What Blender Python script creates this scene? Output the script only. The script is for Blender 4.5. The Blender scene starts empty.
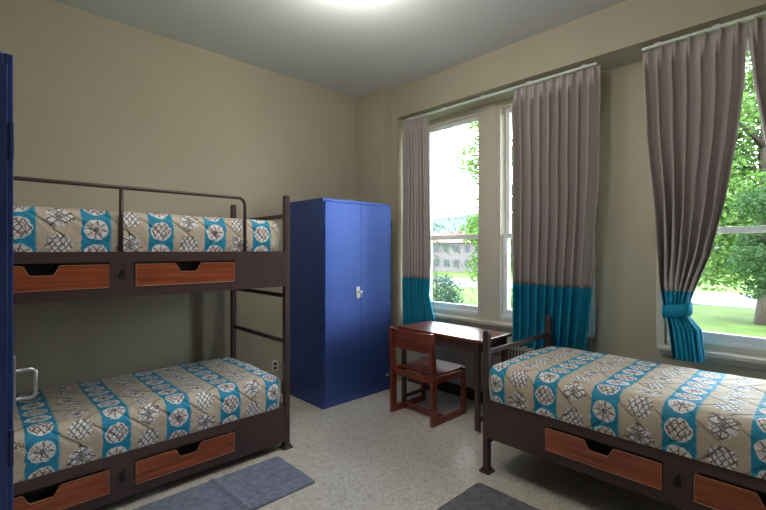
import bpy, bmesh, math, random
from mathutils import Vector, Matrix, noise
S = bpy.context.scene
COL = S.collection
PI = math.pi
H = 1.49                                    # eye height
# ------------------------------------------------------------------ camera
cd = bpy.data.cameras.new('camera'); cam = bpy.data.objects.new('camera', cd); COL.objects.link(cam)
cd.sensor_width = 36.0; cd.lens = 430 / 766 * 36.0
cd.shift_y = -(255 - 250) / 766.0
cd.clip_end = 900; cd.clip_start = .05
cam.location = (0, 0, H)
cam.rotation_euler = (PI / 2, 0, math.radians(46.3))
S.camera = cam
# ------------------------------------------------------------------ world, exposure
W = bpy.data.worlds.new('overcast_sky'); S.world = W; W.use_nodes = True
wn = W.node_tree; wn.nodes.clear()
wo = wn.nodes.new('ShaderNodeOutputWorld'); bg = wn.nodes.new('ShaderNodeBackground')
tc = wn.nodes.new('ShaderNodeTexCoord'); sx = wn.nodes.new('ShaderNodeSeparateXYZ')
cr = wn.nodes.new('ShaderNodeValToRGB'); cn = wn.nodes.new('ShaderNodeTexNoise'); cn.inputs['Scale'].default_value = 3.5
cn.inputs['Detail'].default_value = 4
cmx = wn.nodes.new('ShaderNodeMixRGB'); cmx.inputs[2].default_value = (1, 1, 1, 1)
cr.color_ramp.elements[0].position = 0.0; cr.color_ramp.elements[0].color = (.86, .93, 1, 1)
cr.color_ramp.elements[1].position = .6; cr.color_ramp.elements[1].color = (.62, .78, 1, 1)
wn.links.new(tc.outputs['Generated'], sx.inputs[0]); wn.links.new(sx.outputs['Z'], cr.inputs[0])
wn.links.new(tc.outputs['Generated'], cn.inputs['Vector'])
wn.links.new(cn.outputs['Fac'], cmx.inputs[0]); wn.links.new(cr.outputs[0], cmx.inputs[1])
wn.links.new(cmx.outputs[0], bg.inputs[0]); bg.inputs[1].default_value = 8.6
wn.links.new(bg.outputs[0], wo.inputs[0])
sd = bpy.data.lights.new('sun', 'SUN'); sd.energy = 4; sd.angle = math.radians(20); sd.color = (1, .97, .9)
so = bpy.data.objects.new('sun', sd); so.rotation_euler = (math.radians(38), 0, math.radians(-40)); COL.objects.link(so)
S.view_settings.view_transform = 'Standard'; S.view_settings.look = 'None'
S.view_settings.gamma = 1; S.view_settings.use_curve_mapping = False
S.view_settings.exposure = 0.85
LAMP_W = 12

# ------------------------------------------------------------------ helpers
def setp(o, label=None, cat=None, group=None, kind=None):
    if label: o['label'] = label
    if cat: o['category'] = cat
    if group: o['group'] = group
    if kind: o['kind'] = kind
    return o
def thing(name, label, cat, loc=(0, 0, 0), rz=0, group=None, kind=None):
    o = bpy.data.objects.new(name, None); COL.objects.link(o)
    o.location = loc; o.rotation_euler = (0, 0, rz); o.empty_display_size = .1
    return setp(o, label, cat, group, kind)
class MB:
    def __init__(s): s.v = []; s.f = []; s.uv = None
    def box(s, x0, x1, y0, y1, z0, z1):
        b = len(s.v)
        s.v += [(x, y, z) for z in (z0, z1) for y in (y0, y1) for x in (x0, x1)]
        s.f += [tuple(b + i for i in q) for q in ((0, 2, 3, 1), (4, 5, 7, 6), (0, 1, 5, 4), (2, 6, 7, 3), (0, 4, 6, 2), (1, 3, 7, 5))]
        return s
    def tube(s, pts, r, n=10, flat=None, caps=True):
        pts = [Vector(p) for p in pts]; b = len(s.v); rr = r if isinstance(r, (list, tuple)) else [r] * len(pts)
        up = None
        for i, p in enumerate(pts):
            t = (pts[min(i + 1, len(pts) - 1)] - pts[max(i - 1, 0)]).normalized()
            if up is None: up = Vector((0, 0, 1)) if abs(t.z) < .9 else Vector((1, 0, 0))
            a = t.cross(up).normalized(); c = a.cross(t).normalized(); up = c
            for k in range(n):
                an = 2 * PI * k / n
                s.v.append(tuple(p + a * math.cos(an) * rr[i] + c * math.sin(an) * rr[i]))
        for i in range(len(pts) - 1):
            for k in range(n):
                k2 = (k + 1) % n
                s.f.append((b + i * n + k, b + i * n + k2, b + (i + 1) * n + k2, b + (i + 1) * n + k))
        if caps:
            s.f.append(tuple(b + k for k in range(n))[::-1]); e = b + (len(pts) - 1) * n
            s.f.append(tuple(e + k for k in range(n)))
        return s
    def prism(s, poly, axis, a0, a1):
        """poly: 2D outline; extruded along axis (0,1,2) from a0 to a1"""
        b = len(s.v); n = len(poly)
        for a in (a0, a1):
            for (p, q) in poly:
                s.v.append((a, p, q) if axis == 0 else (p, a, q) if axis == 1 else (p, q, a))
        s.f.append(tuple(b + i for i in range(n))); s.f.append(tuple(b + n + i for i in range(n))[::-1])
        for i in range(n):
            j = (i + 1) % n; s.f.append((b + i, b + n + i, b + n + j, b + j))
        return s
    def lathe(s, prof, c=(0, 0, 0), n=32):
        b = len(s.v)
        for (r, z) in prof:
            for k in range(n):
                an = 2 * PI * k / n; s.v.append((c[0] + r * math.cos(an), c[1] + r * math.sin(an), c[2] + z))
        for i in range(len(prof) - 1):
            for k in range(n):
                k2 = (k + 1) % n
                s.f.append((b + i * n + k, b + i * n + k2, b + (i + 1) * n + k2, b + (i + 1) * n + k))
        return s
    def build(s, name, mat, parent=None, bevel=0, smooth=False, seg=2):
        me = bpy.data.meshes.new(name); me.from_pydata(s.v, [], s.f); me.update()
        if s.uv:
            ul = me.uv_layers.new(name='UVMap')
            for l in me.loops: ul.data[l.index].uv = s.uv[l.vertex_index]
        bm = bmesh.new(); bm.from_mesh(me); bmesh.ops.recalc_face_normals(bm, faces=bm.faces); bm.to_mesh(me); bm.free()
        if smooth:
            for p in me.polygons: p.use_smooth = True
        o = bpy.data.objects.new(name, me); COL.objects.link(o)
        if mat: me.materials.append(mat)
        if parent: o.parent = parent
        if bevel:
            m = o.modifiers.new('bevel', 'BEVEL'); m.width = bevel; m.segments = seg; m.limit_method = 'ANGLE'
            m.angle_limit = math.radians(40)
        return o
def struct(name, mb, mat, label=None, bevel=0):
    o = mb.build(name, mat, None, bevel); o['kind'] = 'structure'
    if label: o['label'] = label
    return o

# ------------------------------------------------------------------ materials
def mat(name, col, rough=.6, metal=0, noise_amt=0, nscale=8, bump=0, bscale=60, spec=.5, emit=None, coat=0):
    m = bpy.data.materials.new(name); m.use_nodes = True; nt = m.node_tree; p = nt.nodes['Principled BSDF']
    p.inputs['Base Color'].default_value = (*col, 1); p.inputs['Roughness'].default_value = rough
    p.inputs['Metallic'].default_value = metal; p.inputs['Specular IOR Level'].default_value = spec
    p.inputs['Coat Weight'].default_value = coat
    tcn = nt.nodes.new('ShaderNodeTexCoord')
    if noise_amt:
        n = nt.nodes.new('ShaderNodeTexNoise'); n.inputs['Scale'].default_value = nscale; n.inputs['Detail'].default_value = 5
        r = nt.nodes.new('ShaderNodeValToRGB')
        r.color_ramp.elements[0].position = .3; r.color_ramp.elements[1].position = .7
        r.color_ramp.elements[0].color = (*[c * (1 - noise_amt) for c in col], 1)
        r.color_ramp.elements[1].color = (*[min(1, c * (1 + noise_amt)) for c in col], 1)
        nt.links.new(tcn.outputs['Object'], n.inputs['Vector']); nt.links.new(n.outputs['Fac'], r.inputs[0])
        nt.links.new(r.outputs[0], p.inputs['Base Color'])
    if bump:
        n2 = nt.nodes.new('ShaderNodeTexNoise'); n2.inputs['Scale'].default_value = bscale; n2.inputs['Detail'].default_value = 4
        b = nt.nodes.new('ShaderNodeBump'); b.inputs['Strength'].default_value = bump; b.inputs['Distance'].default_value = .004
        nt.links.new(tcn.outputs['Object'], n2.inputs['Vector']); nt.links.new(n2.outputs['Fac'], b.inputs['Height'])
        nt.links.new(b.outputs[0], p.inputs['Normal'])
    if emit:
        p.inputs['Emission Color'].default_value = (*emit[0], 1); p.inputs['Emission Strength'].default_value = emit[1]
    return m
def wood(name, c0, c1, stretch, rough=.3):
    m = mat(name, c0, rough, coat=.3); nt = m.node_tree; p = nt.nodes['Principled BSDF']
    t = nt.nodes.new('ShaderNodeTexCoord'); mp = nt.nodes.new('ShaderNodeMapping'); mp.inputs['Scale'].default_value = stretch
    n = nt.nodes.new('ShaderNodeTexNoise'); n.inputs['Scale'].default_value = 1; n.inputs['Detail'].default_value = 6
    n.inputs['Distortion'].default_value = .6
    r = nt.nodes.new('ShaderNodeValToRGB')
    r.color_ramp.elements[0].position = .32; r.color_ramp.elements[0].color = (*c0, 1)
    r.color_ramp.elements[1].position = .68; r.color_ramp.elements[1].color = (*c1, 1)
    nt.links.new(t.outputs['Object'], mp.inputs[0]); nt.links.new(mp.outputs[0], n.inputs['Vector'])
    nt.links.new(n.outputs['Fac'], r.inputs[0]); nt.links.new(r.outputs[0], p.inputs['Base Color'])
    return m

M = {}
M['wall'] = mat('beige_wall_paint', (.43, .392, .29), .75, noise_amt=.04, nscale=1.5, bump=.08, bscale=120)
M['ceiling'] = mat('white_ceiling_paint', (.70, .73, .73), .85, noise_amt=.03, nscale=1.0)
M['trim'] = mat('cream_trim_paint', (.62, .56, .46), .5)
M['sash'] = mat('white_sash_paint', (.83, .85, .86), .4)
M['base'] = mat('dark_baseboard', (.045, .028, .022), .45)
M['brown'] = mat('brown_satin_metal', (.088, .053, .053), .36, metal=.25, noise_amt=.1, nscale=3)
M['dark'] = mat('dark_gap_shade_and_lock', (.012, .010, .010), .6)  # near-black stands in for shade behind drawer fronts; the lock is truly dark
M['drawer'] = wood('reddish_drawer_wood', (.19, .036, .014), (.42, .10, .034), (3, 3, 40), .3)
M['edge'] = mat('pale_drawer_edge', (.55, .30, .18), .35)
M['chair'] = wood('cherry_stained_wood', (.12, .020, .011), (.28, .055, .026), (4, 4, 25), .38)
M['desk'] = wood('cherry_desk_top', (.095, .022, .014), (.19, .045, .025), (3, 30, 3), .3)
M['blue'] = mat('blue_locker_paint', (.068, .125, .42), .44, metal=.75, noise_amt=.06, nscale=2, spec=.5, coat=.15)
M['blue'].node_tree.nodes['Principled BSDF'].inputs['Coat Roughness'].default_value = .35
M['bluedk'] = mat('blue_hinge_paint', (.03, .05, .2), .4)
M['steel'] = mat('brushed_steel', (.75, .76, .78), .28, metal=.8)
M['chrome'] = mat('bright_latch', (.85, .86, .88), .3, metal=.3)
M['taupe'] = mat('taupe_curtain_cloth', (.50, .445, .435), .9, noise_amt=.05, nscale=30, bump=.25, bscale=250, spec=.2)
M['teal'] = mat('teal_curtain_cloth', (.018, .31, .49), .85, noise_amt=.06, nscale=30, bump=.25, bscale=250, spec=.2)
M['track'] = mat('white_track', (.75, .80, .78), .35)
M['rad'] = mat('grey_white_enamel', (.42, .42, .38), .45)
M['plate'] = mat('white_plastic_plate', (.7, .7, .68), .4)
M['rugb'] = mat('blue_grey_pile', (.20, .22, .29), .95, noise_amt=.25, nscale=35, bump=.9, bscale=220, spec=.1)
M['rugd'] = mat('charcoal_pile', (.17, .168, .178), .95, noise_amt=.25, nscale=25, bump=.9, bscale=220, spec=.1)
M['lampglass'] = mat('lit_lamp_glass', (.9, .9, .88), .4, emit=((1, .97, .92), 1.4))
for nm, tc_ in (('taupe', (.42, .37, .36)), ('teal', (.02, .30, .48))):
    nt = M[nm].node_tree; tr = nt.nodes.new('ShaderNodeBsdfTranslucent'); tr.inputs[0].default_value = (*tc_, 1)
    mx = nt.nodes.new('ShaderNodeMixShader'); mx.inputs[0].default_value = .05
    nt.links.new(nt.nodes['Principled BSDF'].outputs[0], mx.inputs[1]); nt.links.new(tr.outputs[0], mx.inputs[2])
    nt.links.new(mx.outputs[0], nt.nodes['Material Output'].inputs[0])
M['liner'] = mat('white_liner_cloth', (.6, .6, .62), .9)

def glass_mat():
    m = bpy.data.materials.new('window_glass'); m.use_nodes = True; nt = m.node_tree; nt.nodes.clear()
    o = nt.nodes.new('ShaderNodeOutputMaterial'); a = nt.nodes.new('ShaderNodeBsdfTransparent'); g = nt.nodes.new('ShaderNodeBsdfGlossy')
    g.inputs['Roughness'].default_value = .02; fr = nt.nodes.new('ShaderNodeFresnel'); fr.inputs[0].default_value = 1.3
    mx = nt.nodes.new('ShaderNodeMixShader'); a.inputs[0].default_value = (.97, .99, .98, 1)
    nt.links.new(fr.outputs[0], mx.inputs[0]); nt.links.new(a.outputs[0], mx.inputs[1]); nt.links.new(g.outputs[0], mx.inputs[2])
    nt.links.new(mx.outputs[0], o.inputs[0]); return m
M['glass'] = glass_mat()

class NT:
    def __init__(s, nt): s.nt = nt
    def m(s, op, a, b=None, c=None):
        n = s.nt.nodes.new('ShaderNodeMath'); n.operation = op
        for i, x in enumerate((a, b, c)):
            if x is None: continue
            if isinstance(x, (int, float)): n.inputs[i].default_value = x
            else: s.nt.links.new(x, n.inputs[i])
        return n.outputs[0]
    def mix(s, f, a, b):
        n = s.nt.nodes.new('ShaderNodeMixRGB')
        for i, x in enumerate((f, a, b)):
            if isinstance(x, tuple): n.inputs[i].default_value = (*x, 1)
            elif isinstance(x, (int, float)): n.inputs[i].default_value = x
            else: s.nt.links.new(x, n.inputs[i])
        return n.outputs[0]
def floor_mat():
    m = mat('speckled_terrazzo', (.4, .38, .34), .33); nt = m.node_tree; p = nt.nodes['Principled BSDF']; k = NT(nt)
    t = nt.nodes.new('ShaderNodeTexCoord')
    def vor(sc):
        v = nt.nodes.new('ShaderNodeTexVoronoi'); v.inputs['Scale'].default_value = sc; nt.links.new(t.outputs['Object'], v.inputs['Vector']); return v
    v1 = vor(75); v2 = vor(38); n = nt.nodes.new('ShaderNodeTexNoise'); n.inputs['Scale'].default_value = 2.2; n.inputs['Detail'].default_value = 6
    nt.links.new(t.outputs['Object'], n.inputs['Vector'])
    sep = nt.nodes.new('ShaderNodeSeparateColor'); nt.links.new(v1.outputs['Color'], sep.inputs[0])
    sep2 = nt.nodes.new('ShaderNodeSeparateColor'); nt.links.new(v2.outputs['Color'], sep2.inputs[0])
    base = k.mix(k.m('MULTIPLY', n.outputs['Fac'], 1.0), (.51, .465, .39), (.62, .585, .52))
    c = k.mix(k.m('MULTIPLY', k.m('GREATER_THAN', sep.outputs[0], .72), .35), base, (.8, .77, .7))
    c = k.mix(k.m('MULTIPLY', k.m('GREATER_THAN', sep.outputs[1], .86), .35), c, (.25, .21, .17))
    c = k.mix(k.m('MULTIPLY', k.m('GREATER_THAN', sep2.outputs[0], .85), .3), c, (.36, .31, .25))
    nt.links.new(c, p.inputs['Base Color']); return m
M['floor'] = floor_mat()

def comforter_mat():
    m = mat('medallion_striped_cloth', (.4, .35, .3), .6, spec=.5); nt = m.node_tree; p = nt.nodes['Principled BSDF']; k = NT(nt)
    uvn = nt.nodes.new('ShaderNodeUVMap'); uvn.uv_map = 'UVMap'
    nz = nt.nodes.new('ShaderNodeTexNoise'); nz.inputs['Scale'].default_value = 38; nz.inputs['Detail'].default_value = 2
    nt.links.new(uvn.outputs[0], nz.inputs['Vector'])
    ns = nt.nodes.new('ShaderNodeSeparateColor'); nt.links.new(nz.outputs['Color'], ns.inputs[0])
    sp = nt.nodes.new('ShaderNodeSeparateXYZ'); nt.links.new(uvn.outputs[0], sp.inputs[0])
    u = k.m('ADD', sp.outputs[0], k.m('MULTIPLY', k.m('SUBTRACT', ns.outputs[0], .5), .022))
    v = k.m('ADD', sp.outputs[1], k.m('MULTIPLY', k.m('SUBTRACT', ns.outputs[1], .5), .022))
    P = .336
    f = k.m('FRACT', k.m('DIVIDE', u, P)); stripe = k.m('FLOOR', k.m('DIVIDE', u, P))
    teal = k.m('LESS_THAN', f, .415)
    e1 = k.m('LESS_THAN', k.m('ABSOLUTE', k.m('SUBTRACT', k.m('ABSOLUTE', k.m('SUBTRACT', f, .2075)), .2145)), .014)
    def medal(cf, pitch, off, n1, rot):
        du = k.m('MULTIPLY', k.m('SUBTRACT', f, cf), P)
        vv = k.m('ADD', k.m('DIVIDE', v, pitch), off)
        dv = k.m('MULTIPLY', k.m('SUBTRACT', k.m('FRACT', vv), .5), pitch)
        row = k.m('FLOOR', vv)
        r = k.m('SQRT', k.m('ADD', k.m('MULTIPLY', du, du), k.m('MULTIPLY', dv, dv)))
        th = k.m('ARCTAN2', dv, du)
        ph = k.m('ADD', k.m('MULTIPLY', row, 1.7), k.m('MULTIPLY', stripe, rot))
        par = k.m('MODULO', k.m('ABSOLUTE', k.m('ADD', row, stripe)), 2.0)
        return du, dv, r, th, ph, par
    def spokes(r, th, ph, n, w):
        return k.m('LESS_THAN', k.m('MULTIPLY', k.m('ABSOLUTE', k.m('SINE', k.m('ADD', k.m('MULTIPLY', th, n), ph))), r), w)
    def lattice(du, dv, pitch, w):
        a = k.m('ADD', du, k.m('MULTIPLY', dv, .6)); b = k.m('SUBTRACT', du, k.m('MULTIPLY', dv, .8))
        la = k.m('LESS_THAN', k.m('ABSOLUTE', k.m('SUBTRACT', k.m('FRACT', k.m('DIVIDE', a, pitch)), .5)), w)
        lb = k.m('LESS_THAN', k.m('ABSOLUTE', k.m('SUBTRACT', k.m('FRACT', k.m('DIVIDE', b, pitch)), .5)), w)
        return k.m('MAXIMUM', la, lb)
    tealc = (.010, .29, .50); beige = (.62, .525, .41); white = (.85, .84, .83); dk = (.045, .028, .040); rust = (.35, .12, .06)
    # teal stripe: round medallions
    du, dv, r, th, ph, par = medal(.2075, .138, .30, 4, 1.1)
    disc = k.m('LESS_THAN', r, .057)
    ln = k.m('ADD', k.m('MULTIPLY', spokes(r, th, ph, 4, .012), par), k.m('MULTIPLY', lattice(du, dv, .032, .11), k.m('SUBTRACT', 1, par)))
    inn = k.m('LESS_THAN', r, .052)
    c1 = k.mix(disc, tealc, white)
    c1 = k.mix(k.m('MULTIPLY', k.m('MULTIPLY', ln, inn), .85), c1, dk)
    c1 = k.mix(k.m('MULTIPLY', k.m('MULTIPLY', k.m('LESS_THAN', k.m('ABSOLUTE', k.m('SUBTRACT', r, .030)), .0035), inn), .6), c1, rust)
    # beige stripe: starbursts
    du, dv, r2, th2, ph2, par2 = medal(.7075, .150, .78, 5, 2.3)
    star = k.m('LESS_THAN', r2, k.m('ADD', .055, k.m('MULTIPLY', k.m('SINE', k.m('ADD', k.m('MULTIPLY', th2, 11), ph2)), .006)))
    sp2 = k.m('MULTIPLY', k.m('MAXIMUM', spokes(r2, th2, ph2, 4, .010), lattice(dv, du, .040, .10)), k.m('LESS_THAN', r2, k.m('ADD', .058, k.m('MULTIPLY', k.m('SINE', k.m('ADD', k.m('MULTIPLY', th2, 3), ph2)), .012))))
    lt2 = k.m('MULTIPLY', lattice(du, dv, .030, .13), k.m('LESS_THAN', r2, .058))
    l2 = k.m('ADD', k.m('MULTIPLY', sp2, par2), k.m('MULTIPLY', lt2, k.m('SUBTRACT', 1, par2)))
    zig = k.m('ABSOLUTE', k.m('SUBTRACT', k.m('FRACT', k.m('DIVIDE', v, .30)), .5))           # zigzag of diagonal stitched lines
    zz = k.m('FRACT', k.m('ADD', k.m('MULTIPLY', zig, 2.0), k.m('DIVIDE', u, P / 2)))
    zl = k.m('LESS_THAN', k.m('ABSOLUTE', k.m('SUBTRACT', k.m('ABSOLUTE', k.m('SUBTRACT', zz, .5)), .06)), .018)
    c2 = k.mix(k.m('MULTIPLY', zl, .55), beige, (.16, .12, .10))
    c2 = k.mix(star, c2, white); c2 = k.mix(k.m('MULTIPLY', l2, .82), c2, dk)
    c = k.mix(teal, c2, c1)
    c = k.mix(k.m('MULTIPLY', e1, .7), c, (.22, .45, .50))
    nt.links.new(c, p.inputs['Base Color'])
    # quilting: bump of noise + zigzag channel
    n3 = nt.nodes.new('ShaderNodeTexNoise'); n3.inputs['Scale'].default_value = 12; n3.inputs['Detail'].default_value = 5
    nt.links.new(uvn.outputs[0], n3.inputs['Vector'])
    ch = k.m('SMOOTH_MIN', k.m('ABSOLUTE', k.m('SUBTRACT', zz, .5)), .12, .05)
    hh = k.m('ADD', k.m('MULTIPLY', ch, 5), k.m('MULTIPLY', n3.outputs['Fac'], 1.3))
    b = nt.nodes.new('ShaderNodeBump'); b.inputs['Strength'].default_value = 1; b.inputs['Distance'].default_value = .010
    nt.links.new(hh, b.inputs['Height']); nt.links.new(b.outputs[0], p.inputs['Normal'])
    return m
M['comf'] = comforter_mat()

# ------------------------------------------------------------------ room shell
XL, XR, YB, YW, YO, ZC = -3.965, 1.7, -1.6, 3.80, 4.10, 3.32
YBEAM, ZBEAM = 3.47, 2.98
W1 = (-3.41, -1.43); W2 = (-.885, .135); ZS, ZT = .77, ZBEAM
struct('floor', MB().box(XL - .2, XR + .2, YB - .2, YO, -.12, 0), M['floor'])
struct('ceiling', MB().box(XL - .2, XR + .2, YB - .2, YO, ZC, ZC + .12), M['ceiling'])
struct('wall_left', MB().box(XL - .2, XL, YB - .2, YO, 0, ZC), M['wall'])
struct('wall_right', MB().box(XR, XR + .2, YB - .2, YO, 0, ZC), M['wall'])
struct('wall_back', MB().box(XL, XR, YB - .2, YB, 0, ZC), M['wall'])
w = MB()
w.box(XL, XR, YW, YO, 0, ZS)
w.box(XL, W1[0], YW, YO, ZS, ZBEAM); w.box(W1[1], W2[0], YW, YO, ZS, ZBEAM); w.box(W2[1], XR, YW, YO, ZS, ZBEAM)
w.box(XL, XR, YBEAM, YO, ZBEAM, ZC)
w.box(XL, W1[0] + .01, YBEAM, YW, 0, ZBEAM)
w.box(XL, -3.49, 3.334, YBEAM, 0, ZC)
struct('wall_window', w, M['wall'])
struct('baseboard_left', MB().box(XL, XL + .015, YB, 3.334, 0, .11), M['base'], bevel=.004)
struct('baseboard_window', MB().box(-1.42, XR, YW - .016, YW, 0, .11), M['base'], bevel=.004)

def window(name, x0, x1, sashes, posts):
    root = thing(name, None, None, (0, 0, 0)); root['kind'] = 'structure'
    yf0, yf1 = 3.83, 4.02
    fr = MB(); zt = ZT - .001; zb = ZS + .001
    fr.box(x0 + .001, x0 + .055, yf0, yf1, zb, zt); fr.box(x1 - .055, x1 - .001, yf0, yf1, zb, zt)
    fr.box(x0 + .055, x1 - .055, yf0, yf1, zt - .05, zt); fr.box(x0 + .055, x1 - .055, yf0, yf1, zb, zb + .045)
    for (a, b) in posts:
        fr.box(a, b, yf0 - .01, yf1, zb, zt)
        fr.box(a + .045, b - .045, yf0 - .022, yf0 - .01, zb, zt)
    fr.build('window_frame', M['trim'], root, .004)
    for (a, b) in sashes:
        for (z0, z1, yy, nm, bb) in ((zb + .045, 1.655, 3.875, 'lower_sash', .075), (1.61, zt - .05, 3.925, 'upper_sash', .045)):
            s = MB(); t = .042; tt = .045
            s.box(a, a + t, yy, yy + .04, z0, z1); s.box(b - t, b, yy, yy + .04, z0, z1)
            s.box(a + t, b - t, yy, yy + .04, z0, z0 + (bb if nm == 'lower_sash' else tt)); s.box(a + t, b - t, yy, yy + .04, z1 - tt, z1)
            so_ = s.build(nm, M['sash'], root, .003)
            MB().box(a + t, b - t, yy + .018, yy + .022, z0 + .02, z1 - .02).build('pane', M['glass'], so_)
    sl = MB(); sl.box(x0 - .03, x1 + .03, 3.725, 3.86, ZS - .028, ZS + .004); sl.box(x0 - .02, x1 + .02, 3.78, 3.799, ZS - .08, ZS - .028)
    sl.build('window_sill', M['trim'], root, .006)
    st = MB(); st.box(x0 + .055, x1 - .055, 3.835, 3.873, zb + .045, zb + .07); st.build('window_stool', M['sash'], root, .003)
window('window_1', W1[0], W1[1], [(-3.355, -2.56), (-2.30, -1.485)], [(-2.56, -2.30)])
window('window_2', W2[0], W2[1], [(-.83, .08)], [])
# casing on the pier side of the windows
struct('trim_1', MB().box(W1[1], W1[1] + .05, 3.778, 3.80, ZS - .028, ZBEAM - .001), M['trim'], bevel=.003)
struct('trim_2', MB().box(W2[0] - .05, W2[0], 3.778, 3.80, ZS - .028, ZBEAM - .001), M['trim'], bevel=.003)

# ------------------------------------------------------------------ ceiling lamps
def lamp(x, y, label, k=1.0):
    t = thing('ceiling_light', label, 'ceiling light', (x, y, ZC), 0)
    MB().lathe([(0, 0), (.19, 0), (.19, -.025), (.17, -.03), (0, -.03)], (0, 0, 0)).build('base_ring', M['trim'], t, smooth=False)
    pr = [(.168 * math.cos(a), -.03 - .085 * math.sin(a)) for a in [i * PI / 2 / 10 for i in range(11)]]
    MB().lathe(pr).build('lamp_shade', M['lampglass'], t, smooth=True)
    l = bpy.data.lights.new('bulb', 'POINT'); l.energy = LAMP_W * k; l.color = (1, .95, .88); l.shadow_soft_size = .16
    o = bpy.data.objects.new('bulb_light', l); COL.objects.link(o); o.location = (x, y, ZC - .30)
lamp(-2.20, 1.83, 'round white glass ceiling light glowing at the top edge of the picture')
lamp(-1.30, 1.30, 'added round ceiling light over the middle of the room, unseen, gives fill light', 1.7)  # made-up second fixture out of view, added to brighten the bed front

# ------------------------------------------------------------------ curtain tracks
def track(x0, x1, label, nh):
    t = thing('curtain_track', label, 'curtain track', ((x0 + x1) / 2, 3.56, ZBEAM)); hw = (x1 - x0) / 2
    MB().box(-hw, hw, -.013, .013, -.030, -.010).build('rail', M['track'], t, .003)
    for i in range(nh):
        x = -hw + .1 + (2 * hw - .2) * i / (nh - 1)
        MB().box(x - .02, x + .02, -.010, .012, -.010, 0).build('bracket', M['track'], t, .003)
track(W1[0] + .03, -1.285, 'long white curtain track above the double window behind the desk', 5)
track(-.968, .24, 'white curtain track above the window behind the single bed', 4)

# ------------------------------------------------------------------ curtains
def lerp_tab(tab, z):
    if z >= tab[0][0]: return tab[0][1]
    for (za, a), (zb, b) in zip(tab, tab[1:]):
        if z >= zb:
            k = (za - z) / (za - zb); k = k * k * (3 - 2 * k) if False else k
            return a + (b - a) * k
    return tab[-1][1]
def curtain(label, left, right, zbot, zsplit, nf, seed, amp=.035, band=None, y0=3.56, slant=0.0):
    rnd = random.Random(seed)
    ph = [rnd.uniform(-.5, .5) for _ in range(nf * 2 + 4)]; am = [rnd.uniform(.65, 1.25) for _ in range(nf * 2 + 4)]
    xm = (left[0][1] + right[0][1]) / 2; ZTOP = 2.945
    root = thing('curtain', label, 'curtain', (xm, y0, zbot))
    NX = nf * 14
    def pt(t, z):
        xl, xr = lerp_tab(left, z), lerp_tab(right, z); wd = xr - xl
        full = right[0][1] - left[0][1]
        top = max(0, min(1, (ZTOP - z) / .16))
        q = t * nf; i = int(q); fr = q - i
        p = q + .09 * ph[i % len(ph)] * math.sin(PI * fr) * top
        comp = min(1.5, (full / max(wd, .05)) ** .5)
        loc = am[i % len(am)] * (1 - fr) + am[(i + 1) % len(am)] * fr
        w_ = math.sin(2 * PI * p)
        # pinched pleat at the heading: narrow ridges, flat cloth between; rounder folds below
        pin = (max(0, math.cos(2 * PI * (q - .5))) ** 6) * 2 - .6
        a = amp * loc * comp
        y = -(1 - top) * pin * .028 - top * w_ * a - top * .012 * loc * math.sin(4 * PI * p + ph[i % len(ph)])
        y += .010 * noise.noise(Vector((t * 4 + seed, z * 1.3, 0))) * top
        x = xl + wd * t + top * .35 * a * math.cos(2 * PI * p) * min(1, t * 6, (1 - t) * 6) + .008 * noise.noise(Vector((t * 3, z * 2, seed))) * top
        return (x - xm, y, z - zbot)
    def panel(za, zb, name, m, nz, dy=0):
        mb = MB(); uv = []
        for j in range(nz + 1):
            z = za + (zb - za) * j / nz
            for i in range(NX + 1):
                x, y, zz = pt(i / NX, z); mb.v.append((x, y + dy, zz))
        for j in range(nz):
            for i in range(NX):
                a = j * (NX + 1) + i; mb.f.append((a, a + 1, a + NX + 2, a + NX + 1))
        o = mb.build(name, m, root, smooth=True)
        s = o.modifiers.new('thick', 'SOLIDIFY'); s.thickness = .004; s.offset = 0
        return o
    panel(ZTOP, zsplit, 'taupe_panel', M['taupe'], 46)
    panel(zsplit + .004, zbot, 'teal_band', M['teal'], 24, -.001)
    if band:
        z0, z1, bx0, bx1 = band
        mb = MB(); n = 28; hw = (bx1 - bx0) / 2; cx = (bx0 + bx1) / 2 - xm
        for zc, g in ((z1, 1.0), ((z0 + z1) / 2, 1.05), (z0, 1.0)):
            for i in range(n):
                a = 2 * PI * i / n
                mb.v.append((cx + hw * g * math.copysign(abs(math.cos(a)) ** .7, math.cos(a)), .072 * g * math.copysign(abs(math.sin(a)) ** .7, math.sin(a)),
                             zc - zbot + .016 * math.cos(a) + slant))
        for j in range(2):
            for i in range(n): mb.f.append((j * n + i, j * n + (i + 1) % n, (j + 1) * n + (i + 1) % n, (j + 1) * n + i))
        o = mb.build('tie_back', M['teal'], root, smooth=True)
        s = o.modifiers.new('thick', 'SOLIDIFY'); s.thickness = .012; s.offset = 1
    return root
curtain('narrow grey curtain with teal lower band hanging beside the blue locker',
        [(2.95, -3.375), (.6, -3.375)], [(2.95, -3.03), (1.4, -3.0), (1.0, -3.02), (.75, -2.95), (.6, -3.0)], .645, 1.175, 8, 3, .030)
curtain('wide straight grey curtain with teal lower band between desk and single bed',
        [(2.95, -2.01), (.6, -1.995)], [(2.95, -1.265), (2.0, -1.28), (1.2, -1.33), (.6, -1.40)], .63, 1.178, 9, 8, .056)
curtain('grey curtain tied back to the left with teal tail above the single bed',
        [(2.95, -.97), (2.3, -.935), (1.7, -.885), (1.25, -.848), (1.1, -.82), (1.03, -.80), (.95, -.79), (.73, -.765)],
        [(2.95, -.377), (2.55, -.392), (2.2, -.432), (1.8, -.487), (1.45, -.570), (1.2, -.660), (1.10, -.69), (1.03, -.685), (.95, -.62), (.73, -.60)],
        .735, 1.20, 7, 21, .038, band=(1.03, 1.115, -.825, -.68), slant=0)
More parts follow.
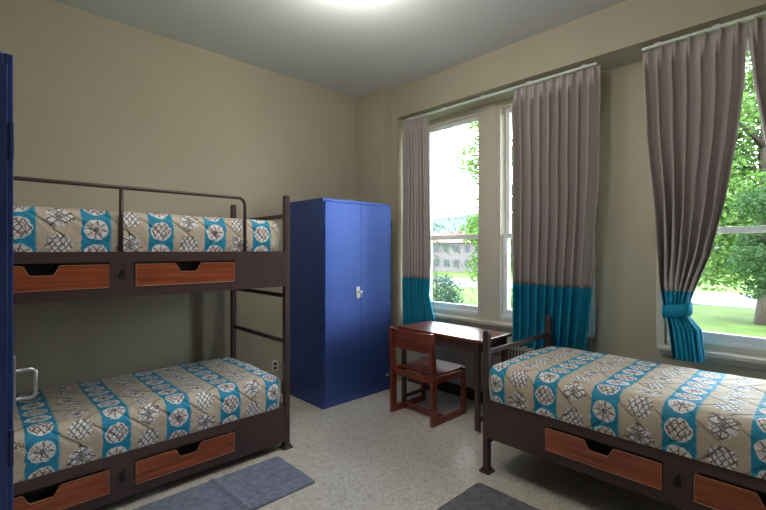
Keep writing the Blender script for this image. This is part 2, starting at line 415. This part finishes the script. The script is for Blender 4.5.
curtain('grey curtain tied back to the right, cut by the right edge of the picture',
        [(2.95, -.372), (2.55, -.345), (2.2, -.295), (1.8, -.235), (1.45, -.16), (1.2, -.07), (1.10, -.055), (1.02, -.06), (.88, -.13), (.73, -.15)],
        [(2.95, .22), (2.3, .18), (1.7, .13), (1.25, .09), (1.1, .06), (.9, .03), (.73, .01)],
        .735, 1.20, 7, 35, .034, band=(1.015, 1.105, -.075, .085), slant=0)

# ------------------------------------------------------------------ convector under the double window
cv = thing('radiator', 'long grey white radiator cover on the floor under the double window', 'radiator', (-2.4, 3.66, 0))
MB().box(-.95, .95, -.09, .13, .12, .62).build('cover', M['rad'], cv, .006)
gb = MB()
for i in range(60): gb.box(-.92 + i * .031, -.92 + i * .031 + .014, -.094, -.0895, .50, .585)
gb.build('grille', M['base'], cv)
MB().box(-.94, .94, -.075, .13, 0, .12).build('plinth', M['base'], cv)

# ------------------------------------------------------------------ lockers
def locker(label, x, y, side_handle=False):
    Wd, D, Ht = .885, .60, 1.98
    t = thing('locker', label, 'locker', (x, y, 0))
    b = MB(); th = .018
    b.box(0, D, 0, th, 0, Ht); b.box(0, D, Wd - th, Wd, 0, Ht); b.box(0, D, th, Wd - th, Ht - .03, Ht); b.box(0, th, th, Wd - th, 0, Ht - .03)
    b.box(th, D, th, Wd - th, .07, .09)
    b.build('body', M['blue'], t, .003)
    MB().box(D - .02, D, th, Wd - th, 0, .07).build('plinth', M['blue'], t, .002)
    for k, (a, c) in enumerate(((.012, Wd / 2 - .0006), (Wd / 2 + .0006, Wd - .012))):
        d = MB(); d.box(D + .001, D + .020, a, c, .095, Ht - .035); d.box(D - .03, D + .001, a + .02, c - .02, .11, Ht - .05)
        do = d.build('door', M['blue'], t, .0012)
        hy = a - .006 if k == 0 else c + .006
        for hz in (.28, 1.0, 1.76):
            MB().tube([(D + .015, hy, hz - .045), (D + .015, hy, hz + .045)], .0065, 8).build('hinge', M['bluedk'], do)
        if k == 0:
            hp = MB(); hp.box(D + .020, D + .026, c - .055, c - .008, 1.01, 1.125); hp.build('handle_plate', M['chrome'], do, .003)
            hb = MB(); hb.tube([(D + .026, c - .03, 1.075), (D + .05, c - .03, 1.075), (D + .056, c - .028, 1.07), (D + .056, c - .022, 1.02)], [.009, .009, .008, .006], 10)
            hb.build('handle', M['steel'], do, smooth=True)
            MB().box(D + .026, D + .034, c - .018, c + .02, 1.065, 1.082).build('latch', M['chrome'], do, .002)
        elif not side_handle:
            MB().box(D + .020, D + .024, c - .075, c - .03, .155, .178).build('badge', M['chrome'], do, .002)
    if side_handle:
        h = MB(); yy = Wd; zt = 1.178; zb = 1.105; xx = D - .03
        h.tube([(xx, yy, zt), (xx, yy + .038, zt), (xx, yy + .046, zt - .006), (xx, yy + .046, zb + .006), (xx, yy + .038, zb), (xx, yy, zb)], .0042, 10)
        h.build('side_handle', M['steel'], t, smooth=True)
        MB().box(xx - .012, xx + .012, yy, yy + .006, zb - .02, zt + .04).build('handle_bracket', M['steel'], t, .002)
    return t
locker('tall royal blue metal locker standing between the bunk bed and the window', -3.885, 2.365)
locker('tall dark blue metal locker cut off by the left edge of the picture', -2.02, -.81, True)

# ------------------------------------------------------------------ beds
BL, BW = 2.215, .95
PW = .042
def rounded_drawer(x0, x1, z0, z1, yf):
    """front panel outline with trapezoid grip notch in the top edge"""
    cx = (x0 + x1) / 2; nd = .052
    return [(x0, z0), (x1, z0), (x1, z1), (cx + .080, z1), (cx + .073, z1 - .006), (cx + .054, z1 - nd + .008), (cx + .045, z1 - nd),
            (cx - .045, z1 - nd), (cx - .054, z1 - nd + .008), (cx - .073, z1 - .006), (cx - .080, z1), (x0, z1)]
def bed_base(t, ztop):
    zb = ztop - .262; oz1 = ztop - .060; oz0 = ztop - .208
    d1 = (.440, 1.040); d2 = (BL - 1.040, BL - .440); g = .006
    r = MB(); y0, y1 = 0.0, .03
    r.box(PW, BL - PW, y0, y1, oz1, ztop); r.box(PW, BL - PW, y0, y1, zb, oz0)
    r.box(PW, d1[0] - g, y0, y1, oz0, oz1); r.box(d1[1] + g, d2[0] - g, y0, y1, oz0, oz1); r.box(d2[1] + g, BL - PW, y0, y1, oz0, oz1)
    r.box(PW, BL - PW, y1, y1 + .012, ztop - .02, ztop)
    r.build('side_rail', M['brown'], t)
    MB().box(PW, BL - PW, BW - .03, BW, zb, ztop).build('side_rail', M['brown'], t, .003)
    for x in (.006, BL - .036): MB().box(x, x + .03, PW, BW - PW, zb, ztop).build('end_rail', M['brown'], t, .003)
    MB().box(.038, BL - .038, .045, BW - .032, ztop - .018, ztop - .001).build('mattress_deck', M['brown'], t)
    for (a, b) in (d1, d2):
        dm = MB(); z0, z1 = oz0 + .006, oz1 - .013
        poly = rounded_drawer(a, b, z0, z1, 0)
        dm.prism(poly, 1, -.004, .014)
        dr = dm.build('drawer', M['drawer'], t, .0012, seg=1)
        # pale routed edge round the front
        e = MB(); pts = poly + [poly[0]]
        for (p, q) in zip(pts, pts[1:]): e.tube([(p[0], -.0045, p[1]), (q[0], -.0045, q[1])], .0016, 5)
        e.build('drawer_edge', M['edge'], dr)
        bx = MB(); bx.box(a + .01, b - .01, .06, .50, z0, z0 + .012); bx.box(a + .01, b - .01, .056, .068, z0 + .012, z1 - .002)
        bx.box(a + .01, a + .022, .068, .50, z0 + .012, z1 - .01); bx.box(b - .022, b - .01, .068, .50, z0 + .012, z1 - .01); bx.box(a + .022, b - .022, .488, .50, z0 + .012, z1 - .01)
        bx.build('drawer_box', M['dark'], dr)
        MB().box(a + .01, b - .01, .014, .056, z0, z0 + .01).build('drawer_bottom', M['dark'], dr)
    lk = MB(); cx = BL / 2; zc = (oz0 + oz1) / 2 + .005
    lk.box(cx - .012, cx + .012, -.004, 0, zc - .030, zc + .008); lk.tube([(cx, 0, zc + .012), (cx, -.012, zc + .012)], .010, 10)
    lk.box(cx - .018, cx - .004, -.012, -.004, zc - .016, zc - .006); lk.box(cx + .003, cx + .008, -.007, 0, zc + .02, zc + .034)
    lk.build('lock', M['dark'], t, .001)
def posts(t, ztop, floor_plate=True):
    for (x, y) in ((0, 0), (BL - PW, 0), (0, BW - PW), (BL - PW, BW - PW)):
        p = MB().box(x, x + PW, y, y + PW, .012, ztop).build('post', M['brown'], t, .005)
        MB().box(x + .004, x + PW - .004, y + .004, y + PW - .004, ztop, ztop + .006).build('post_cap', M['brown'], p, .003)
        MB().box(x - .018, x + PW + .018, y - .018, y + PW + .018, 0, .014).box(x - .006, x + PW + .006, y - .006, y + PW + .006, .014, .032).build('foot_plate', M['brown'], p, .003)
def end_bars(t, zs, r=.015):
    for x in (PW / 2, BL - PW / 2):
        for z in zs:
            MB().box(x - .011, x + .011, PW, BW - PW, z - .016, z + .016).build('end_bar', M['brown'], t, .004)
def comforter(label, loc, rz, ztop, off, group, seed, x0=.046, y0=.004):
    """quilted cover with rounded edges; off = distance from post end to the first teal stripe"""
    Hc = .237; x1, y1 = BL - .046, BW - .05
    t = thing('comforter', label, 'comforter', (loc[0], loc[1], ztop), rz, group)
    R = .078; ins = R - .012
    ax0, ax1, ay0, ay1 = x0 + R, x1 - R, y0 + R, y1 - R
    drop = Hc - R; ext = R * PI / 2 + drop
    nx, ny = 170, 96
    mb = MB(); mb.uv = []
    for j in range(ny + 1):
        q = ay0 - ext + (ay1 - ay0 + 2 * ext) * j / ny
        for i in range(nx + 1):
            p = ax0 - ext + (ax1 - ax0 + 2 * ext) * i / nx
            cx_, cy_ = min(max(p, ax0), ax1), min(max(q, ay0), ay1)
            ox, oy = p - cx_, q - cy_
            o = max(abs(ox), abs(oy))
            hy = math.hypot(ox, oy)
            if o < 1e-9: X, Y, dz = p, q, 0
            else:
                ux, uy = ox / hy, oy / hy
                if o < R * PI / 2: an = o / R; hr = R * math.sin(an); dz = R * (1 - math.cos(an))
                else: hr = R; dz = R + (o - R * PI / 2)
                bul = .010 * math.sin(PI * min(1, dz / Hc))
                X, Y = cx_ + ux * (hr + bul), cy_ + uy * (hr + bul)
            nz_ = noise.noise(Vector((p * 3.1 + seed, q * 3.1, 0))) * .010 + noise.noise(Vector((p * 9 + seed, q * 9, 3))) * .0035
            low = min(1, max(0, (Hc - dz) / .05))
            top = 1 if o < R else 0
            crown = .012 * math.sin(PI * (j / ny)) if o < 1e-9 else 0
            Z = Hc - dz + (nz_ * low if top else 0)
            if not top and hy > 0: X += ox / hy * nz_ * .8 * low; Y += oy / hy * nz_ * .8 * low
            mb.v.append((X, Y, max(Z, 0)))
            mb.uv.append((p - off, q - ay0 + R * .6))
    for j in range(ny):
        for i in range(nx):
            a = j * (nx + 1) + i; mb.f.append((a, a + 1, a + nx + 2, a + nx + 1))
    o = mb.build('cover', M['comf'], t, smooth=True)
    for pl in o.data.polygons: pass
    MB().box(ax0 - .04, ax1 + .04, ay0 - .04, ay1 + .04, 0.001, .05).build('mattress_underside', M['liner'], t, .01)
    return t
# bunk bed: far posts at Y=1.70
bunk_loc = (-2.83, 1.735 - BL, 0)
bk = thing('bunk_bed', 'dark brown metal bunk bed with four reddish wood drawers along the left wall', 'bunk bed', bunk_loc, PI / 2)
LOW, UP = .318, 1.48
posts(bk, 1.895); bed_base(bk, LOW); bed_base(bk, UP)
end_bars(bk, (.80, 1.145, 1.745))
gx1 = BL - (1.735 - 1.382); gxm = BL - (1.735 - .6245); gx0 = BL - gx1
gr = MB(); yg = .016; zr = 1.852; cr_ = .05
path = [(gx0, yg, UP)] + [(gx0 + cr_ - cr_ * math.cos(a), yg, zr - cr_ + cr_ * math.sin(a)) for a in [PI / 2 * i / 6 for i in range(7)]]
path += [(gx1 - cr_ + cr_ * math.sin(a), yg, zr - cr_ + cr_ * math.cos(a)) for a in [PI / 2 * i / 6 for i in range(7)]] + [(gx1, yg, UP)]
gro = gr.tube(path, .0115, 10).build('guard_rail', M['brown'], bk, smooth=True)
MB().tube([(gxm, yg, UP), (gxm, yg, zr)], .0115, 10).build('upright', M['brown'], gro, smooth=True)
CG = 'matching quilted comforters on the three beds'
comforter('beige and teal medallion comforter on the upper bunk behind the guard rail', bunk_loc, PI / 2, UP, (.4345 + .48) % .336, None, 3, y0=.032)
comforter('beige and teal medallion comforter on the lower bunk near the floor', bunk_loc, PI / 2, LOW, (.5295 + .48) % .336, None, 17, y0=.012)
# single bed at the right
sb_loc = (-1.629, 2.483, 0)
sb = thing('single_bed', 'dark brown metal single bed with reddish wood drawers under the right window', 'bed', sb_loc, 0)
SR = .498
posts(sb, .942); bed_base(sb, SR); end_bars(sb, (.205, .802))
comforter('beige and teal medallion comforter on the single bed under the window', sb_loc, 0, SR, .035, None, 29, x0=.026, y0=-.008)

# ------------------------------------------------------------------ desk
dk = thing('desk', 'cherry topped desk with dark legs under the double window', 'desk', (-2.41, 3.18, 0))
dh = .762; hx, hy_ = .47, .24
MB().box(-hx, hx, -hy_, hy_, dh - .028, dh).build('desk_top', M['desk'], dk, .006)
ap = MB(); ap.box(-hx + .08, hx - .08, -hy_ + .022, -hy_ + .04, dh - .11, dh - .028); ap.box(-hx + .08, hx - .08, hy_ - .04, hy_ - .022, dh - .11, dh - .028)
ap.box(-hx + .048, -hx + .066, -hy_ + .05, hy_ - .05, dh - .11, dh - .028); ap.box(hx - .066, hx - .048, -hy_ + .05, hy_ - .05, dh - .11, dh - .028)
ap.build('apron', M['brown'], dk, .002)
for sxn in (-1, 1):
    for syn in (-1, 1):
        x, y = sxn * (hx - .058), syn * (hy_ - .035)
        l = MB().box(x - .019, x + .019, y - .019, y + .019, .018, dh - .028).build('leg', M['brown'], dk, .004)
        MB().lathe([(0, 0), (.017, 0), (.019, .006), (.010, .018), (0, .018)], (x, y, 0), 14).build('glide', M['steel'], l)
    x = sxn * (hx - .058)
    MB().box(x - .012, x + .012, -hy_ + .054, hy_ - .054, .085, .115).build('stretcher', M['brown'], dk, .003)

# ------------------------------------------------------------------ chair (back towards us, sled base)
ch = thing('desk_chair', 'reddish brown wooden chair with sled base pulled up to the desk', 'chair', (-2.565, 2.80, 0))
cw = .255; tk = .030; cdp = .46
for s in (-1, 1):
    x = s * (cw - tk / 2); a, b = x - tk / 2, x + tk / 2
    f = MB()
    # rear upright leans back slightly above the seat
    f.prism([(-.02, 0), (.045, 0), (.045, .40), (.005, .785), (-.035, .785), (-.02, .38)], 0, a, b)
    f.build('back_post', M['chair'], ch, .006)
    MB().prism([(.045, 0), (cdp, 0), (cdp, .055), (.045, .055)], 0, a, b).build('runner', M['chair'], ch, .005)
    MB().box(a, b, cdp - .05, cdp, .055, .425).build('front_leg', M['chair'], ch, .005)
    MB().box(a, b, .045, cdp - .05, .355, .405).build('seat_rail', M['chair'], ch, .004)
i0 = cw - tk
seat = MB(); n = 12
for (yy, zz) in [(-.005, .0)]: pass
pro = []
for i in range(n + 1):
    u_ = i / n; pro.append((.05 + (cdp - .045) * u_, .432 - .014 * math.sin(PI * u_)))
poly = pro + [(cdp + .005, .408), (.05, .408)]
seat.prism(poly, 0, -i0, i0); seat.build('seat', M['chair'], ch, .004)
bkp = MB(); m_ = 10; ys = []
for i in range(m_ + 1):
    u_ = -1 + 2 * i / m_; bkp.v += [(u_ * i0, -.012 - .022 * (1 - u_ * u_) + dy + (-.0 if z > .7 else .014), z) for (dy, z) in ((0, .605), (.018, .605), (.018, .775), (0, .775))]
for i in range(m_):
    for k_ in range(4):
        a = i * 4 + k_; b = i * 4 + (k_ + 1) % 4; bkp.f.append((a, b, b + 4, a + 4))
bkp.f += [(0, 1, 2, 3), tuple(m_ * 4 + k_ for k_ in (3, 2, 1, 0))]
bkp.build('backrest', M['chair'], ch, .003)
MB().box(-i0, i0, .15, .19, .012, .05).build('cross_bar', M['chair'], ch, .004)
MB().box(-i0, i0, cdp - .04, cdp - .015, .33, .40).build('front_rail', M['chair'], ch, .003)
MB().box(-i0, i0, .01, .03, .35, .405).build('rear_rail', M['chair'], ch, .003)

# ------------------------------------------------------------------ rugs
def rug(label, m, x0, x1, y0, y1, crease=None, seed=1):
    t = MB(); nx, ny = 60, 90; hh = .013
    cx, cy = (x0 + x1) / 2, (y0 + y1) / 2; R = .035
    for j in range(ny + 1):
        y = y0 + (y1 - y0) * j / ny
        for i in range(nx + 1):
            x = x0 + (x1 - x0) * i / nx
            e = min(x - x0, x1 - x, y - y0, y1 - y); z = hh * min(1, max(0, e) / .012) ** .5
            if e > .02 and e < .032: z -= .003
            z += .0015 * noise.noise(Vector((x * 30, y * 30, seed)))
            if crease is not None:
                yy = crease + .06 * (x - cx)
                z += .012 * math.exp(-((y - yy) / .018) ** 2) * (1 if z > .005 else .6)
            # round the corners of the outline
            X, Y = x, y
            dx = max(abs(x - cx) - ((x1 - x0) / 2 - R), 0); dy = max(abs(y - cy) - ((y1 - y0) / 2 - R), 0)
            if dx > 0 and dy > 0:
                l = math.hypot(dx, dy); k = max(dx, dy) / l
                X = cx + math.copysign((x1 - x0) / 2 - R + dx * k, x - cx); Y = cy + math.copysign((y1 - y0) / 2 - R + dy * k, y - cy)
            t.v.append((X - cx, Y - cy, max(z, 0) + .001))
    for j in range(ny):
        for i in range(nx):
            a = j * (nx + 1) + i; t.f.append((a, a + 1, a + nx + 2, a + nx + 1))
    b = len(t.v); 
    o = t.build('rug', m, None, smooth=True); o.location = (cx, cy, 0)
    s = o.modifiers.new('thick', 'SOLIDIFY'); s.thickness = .001; s.offset = -1
    return setp(o, label, 'rug')
rug('blue grey rug with a crease lying beside the bunk bed', M['rugb'], -2.765, -2.285, .42, 1.60, 1.13)
rug('charcoal grey rug on the floor in front of the single bed', M['rugd'], -1.572, -.42, 1.88, 2.345, None, 5)

# ------------------------------------------------------------------ wall outlets
def outlet(loc, label):
    t = thing('wall_outlet', label, 'outlet', loc)
    MB().box(0, .008, -.036, .036, -.058, .058).build('plate', M['plate'], t, .003)
    for z in (-.022, .022): MB().box(.008, .0105, -.017, .017, z - .014, z + .014).build('socket', M['base'], t, .002)
outlet((XL, 2.25, .30), 'white double wall outlet seen past the bunk bed end posts')
# ================================================================== outside
GZ = -3.0
M['grass'] = mat('lawn_grass', (.05, .085, .018), .9, noise_amt=.3, nscale=.6, spec=.1)
M['road'] = mat('pale_asphalt', (.055, .056, .06), .9, noise_amt=.1, nscale=.5)
M['hill'] = mat('hazy_wooded_hill', (.065, .085, .085), 1, noise_amt=.25, nscale=.05, spec=0)  # pale blue-green: distance haze is put into the hill colour
M['bwall'] = mat('white_rendered_wall', (.085, .075, .078), .8, noise_amt=.05)
M['broof'] = mat('red_roof_tiles', (.11, .04, .037), .8, noise_amt=.15, nscale=2)
M['bwin'] = mat('dark_house_window', (.02, .022, .03), .5)
M['bark'] = mat('grey_brown_bark', (.045, .035, .026), .9, noise_amt=.3, nscale=10)
def leafmat(name, c):
    m = mat(name, c, .7, noise_amt=.35, nscale=1.6, spec=.2); nt = m.node_tree; p = nt.nodes['Principled BSDF']
    tr = nt.nodes.new('ShaderNodeBsdfTranslucent'); tr.inputs[0].default_value = (c[0] * 1.3, c[1] * 1.3, c[2], 1)
    mx = nt.nodes.new('ShaderNodeMixShader'); mx.inputs[0].default_value = .4
    nt.links.new(p.outputs[0], mx.inputs[1]); nt.links.new(tr.outputs[0], mx.inputs[2])
    nt.links.new(mx.outputs[0], nt.nodes['Material Output'].inputs[0]); return m
M['leaf1'] = leafmat('bright_green_leaves', (.078, .155, .036))
M['leaf2'] = leafmat('deep_green_leaves', (.022, .055, .018))
M['leaf3'] = leafmat('blue_green_needles', (.035, .07, .045))
def ray(px, d):
    s_ = (px - 383) / 430; a = math.radians(46.3)
    return (-math.sin(a) + s_ * math.cos(a)) * d, (math.cos(a) + s_ * math.sin(a)) * d
struct('ground', MB().box(-200, 220, 4.6, 330, GZ - .3, GZ), M['grass'])
struct('road', MB().box(-200, 220, 43, 56, GZ, GZ + .03), M['road'])
hl = MB(); n = 80
for i in range(n + 1):
    x = -330 + 560 * i / n; hz = 27 + 9 * noise.noise(Vector((x * .012, 1.3, 0))) + 2.5 * noise.noise(Vector((x * .07, 5, 0)))
    for k_, (yy, f) in enumerate(((230, 0), (250, .75), (275, 1), (310, 0))): hl.v.append((x, yy, GZ + (hz - GZ) * f))
for i in range(n):
    for k_ in range(3): a = i * 4 + k_; hl.f.append((a, a + 1, a + 5, a + 4))
struct('hills', hl, M['hill'])
def leaves(rnd, blobs, n, size, droop=0):
    mb = MB()
    tot = sum(b[3] ** 2 for b in blobs)
    for (cx, cy, cz, r, rz_) in blobs:
        for _ in range(int(n * r * r / tot)):
            while True:
                d = Vector((rnd.gauss(0, 1), rnd.gauss(0, 1), rnd.gauss(0, 1)))
                if d.length > .01: break
            d.normalize(); rr = r * (rnd.random() ** .4) * (1 + .18 * noise.noise(d * 3 + Vector((cx, cy, cz))))
            c = Vector((cx + d.x * rr, cy + d.y * rr, cz + d.z * rr * rz_))
            a = Vector((rnd.gauss(0, 1), rnd.gauss(0, 1), rnd.gauss(0, .6))).normalized(); b = a.cross(Vector((rnd.gauss(0, 1), rnd.gauss(0, 1), rnd.gauss(0, 1)))).normalized()
            if droop: a = (a + Vector((0, 0, -droop))).normalized()
            sz = size * rnd.uniform(.6, 1.3); k = len(mb.v)
            mb.v += [tuple(c - a * sz), tuple(c - b * sz * .5), tuple(c + a * sz), tuple(c + b * sz * .5)]
            mb.f.append((k, k + 1, k + 2, k + 3))
    return mb
def tree(label, px, d, ztop, rad, m, n, size, seed, zlow=None, name='leafy_tree', cat='tree', nb=9):
    x, y = ray(px, d); rnd = random.Random(seed)
    t = thing(name, label, cat, (x, y, GZ)); top = ztop - GZ; low = (zlow if zlow is not None else GZ + .3 * top) - GZ
    tr = MB(); tr.tube([(0, 0, 0), (.05, .02, low * .5), (0, .05, (low + top) / 2), (.05, 0, top * .85)], [rad * .09, rad * .07, rad * .05, .02], 8)
    for k in range(6):
        a = k * 1.05 + rnd.random(); z0 = low + (top - low) * (.1 + .1 * k)
        tr.tube([(0, 0, z0), (math.cos(a) * rad * .35, math.sin(a) * rad * .35, z0 + rad * .25), (math.cos(a) * rad * .7, math.sin(a) * rad * .7, z0 + rad * .3)], [rad * .03, rad * .02, .01], 5)
    tr.build('trunk', M['bark'], t, smooth=True)
    bl = []
    for k in range(nb):
        u_ = (k + .5) / nb; prof = max(.05, math.sin(PI * min(1, .18 + u_ * .78))) ** .6
        for q in range(4):
            a = rnd.random() * 6.28; br = rad * .48 * prof * rnd.uniform(.8, 1.2)
            bl.append((math.cos(a) * rad * .55 * prof, math.sin(a) * rad * .55 * prof, low + (top - low) * u_ + rnd.uniform(-.2, .2) * rad * .3, br, .8))
    leaves(rnd, bl, n, size).build('foliage', m, t)
    return t
def conifer(label, px, d, ztop, rad, seed):
    x, y = ray(px, d); rnd = random.Random(seed); t = thing('spruce_tree', label, 'tree', (x, y, GZ)); top = ztop - GZ
    MB().tube([(0, 0, 0), (0, 0, top)], [.22, .02], 8).build('trunk', M['bark'], t)
    mb = MB()
    for lv in range(26):
        z = .8 + (top - 1) * lv / 26; R = rad * (1 - lv / 27) ** .8
        for k in range(9):
            a = k * 2 * PI / 9 + lv * .7 + rnd.random() * .3; R_ = R * rnd.uniform(.7, 1.15)
            for q in range(26):
                u_ = (q + 1) / 26; rr = R_ * u_; zz = z - .35 * R_ * u_ ** 1.5 + .1 * R_ * u_ ** 4
                for w_ in range(2):
                    aa = a + rnd.uniform(-.12, .12) / max(u_, .3); c = Vector((math.cos(aa) * rr, math.sin(aa) * rr, zz - rnd.random() * .28 * u_)); s_ = rnd.uniform(.05, .13)
                    dd = Vector((math.cos(aa), math.sin(aa), -1.2 - rnd.random())).normalized(); bb = dd.cross(Vector((rnd.random(), rnd.random(), .2))).normalized()
                    k0 = len(mb.v); mb.v += [tuple(c - dd * s_), tuple(c - bb * s_ * .3), tuple(c + dd * s_ * 1.5), tuple(c + bb * s_ * .3)]; mb.f.append((k0, k0 + 1, k0 + 2, k0 + 3))
    mb.build('foliage', M['leaf3'], t); return t
conifer('tall drooping blue green spruce at the left edge of the double window', 416, 20, 17, 3.2, 4)
tree('bright leafy tree seen between the centre post and wide curtain of the double window', 518, 19, 12.5, 2.6, M['leaf1'], 24000, .11, 11, zlow=-1.5)
tree('tall bright green tree filling the upper half of the right window', 765, 26, 15.5, 6.0, M['leaf1'], 46000, .19, 12, zlow=-.2)
tree('bright green tree left behind the tied curtain of the right window', 655, 37, 17, 5.0, M['leaf1'], 22000, .2, 23, zlow=1.2)
tree('smaller dark green tree low at the right edge of the right window', 775, 15, 4.2, 1.5, M['leaf2'], 8000, .085, 13, zlow=-.1)
tree('rounded green bush on the lawn low in the double window', 436, 26, .1, 1.7, M['leaf3'], 3500, .09, 14, zlow=-2.9, name='bush', cat='bush', nb=4)
def house(label, px, d, ln, wd, eave, ridge, rows, ncol, rot, hedge=False):
    x, y = ray(px, d); t = thing('building', label, 'building', (x, y, GZ), rot)
    MB().box(-ln / 2, ln / 2, 0, wd, 0, eave).build('walls', M['bwall'], t)
    MB().prism([(-.6, eave), (wd / 2, ridge), (wd + .6, eave)], 0, -ln / 2 - .5, ln / 2 + .5).build('roof', M['broof'], t)
    for r_ in range(rows):
        for c_ in range(ncol):
            wx = -ln / 2 + (c_ + .5) * ln / ncol; z = eave * (r_ + .35) / rows
            MB().box(wx - .55, wx + .55, -.06, .0, z, z + eave / rows * .5).build('window', M['bwin'], t)
house('long white two storey building with red roof far beyond the lawn', 462, 88, 26, 9, 6.0, 8.6, 2, 12, math.radians(24))
house('low pale building with red roof far across the road in the right window', 738, 82, 16, 8, 2.9, 4.4, 1, 7, math.radians(4))
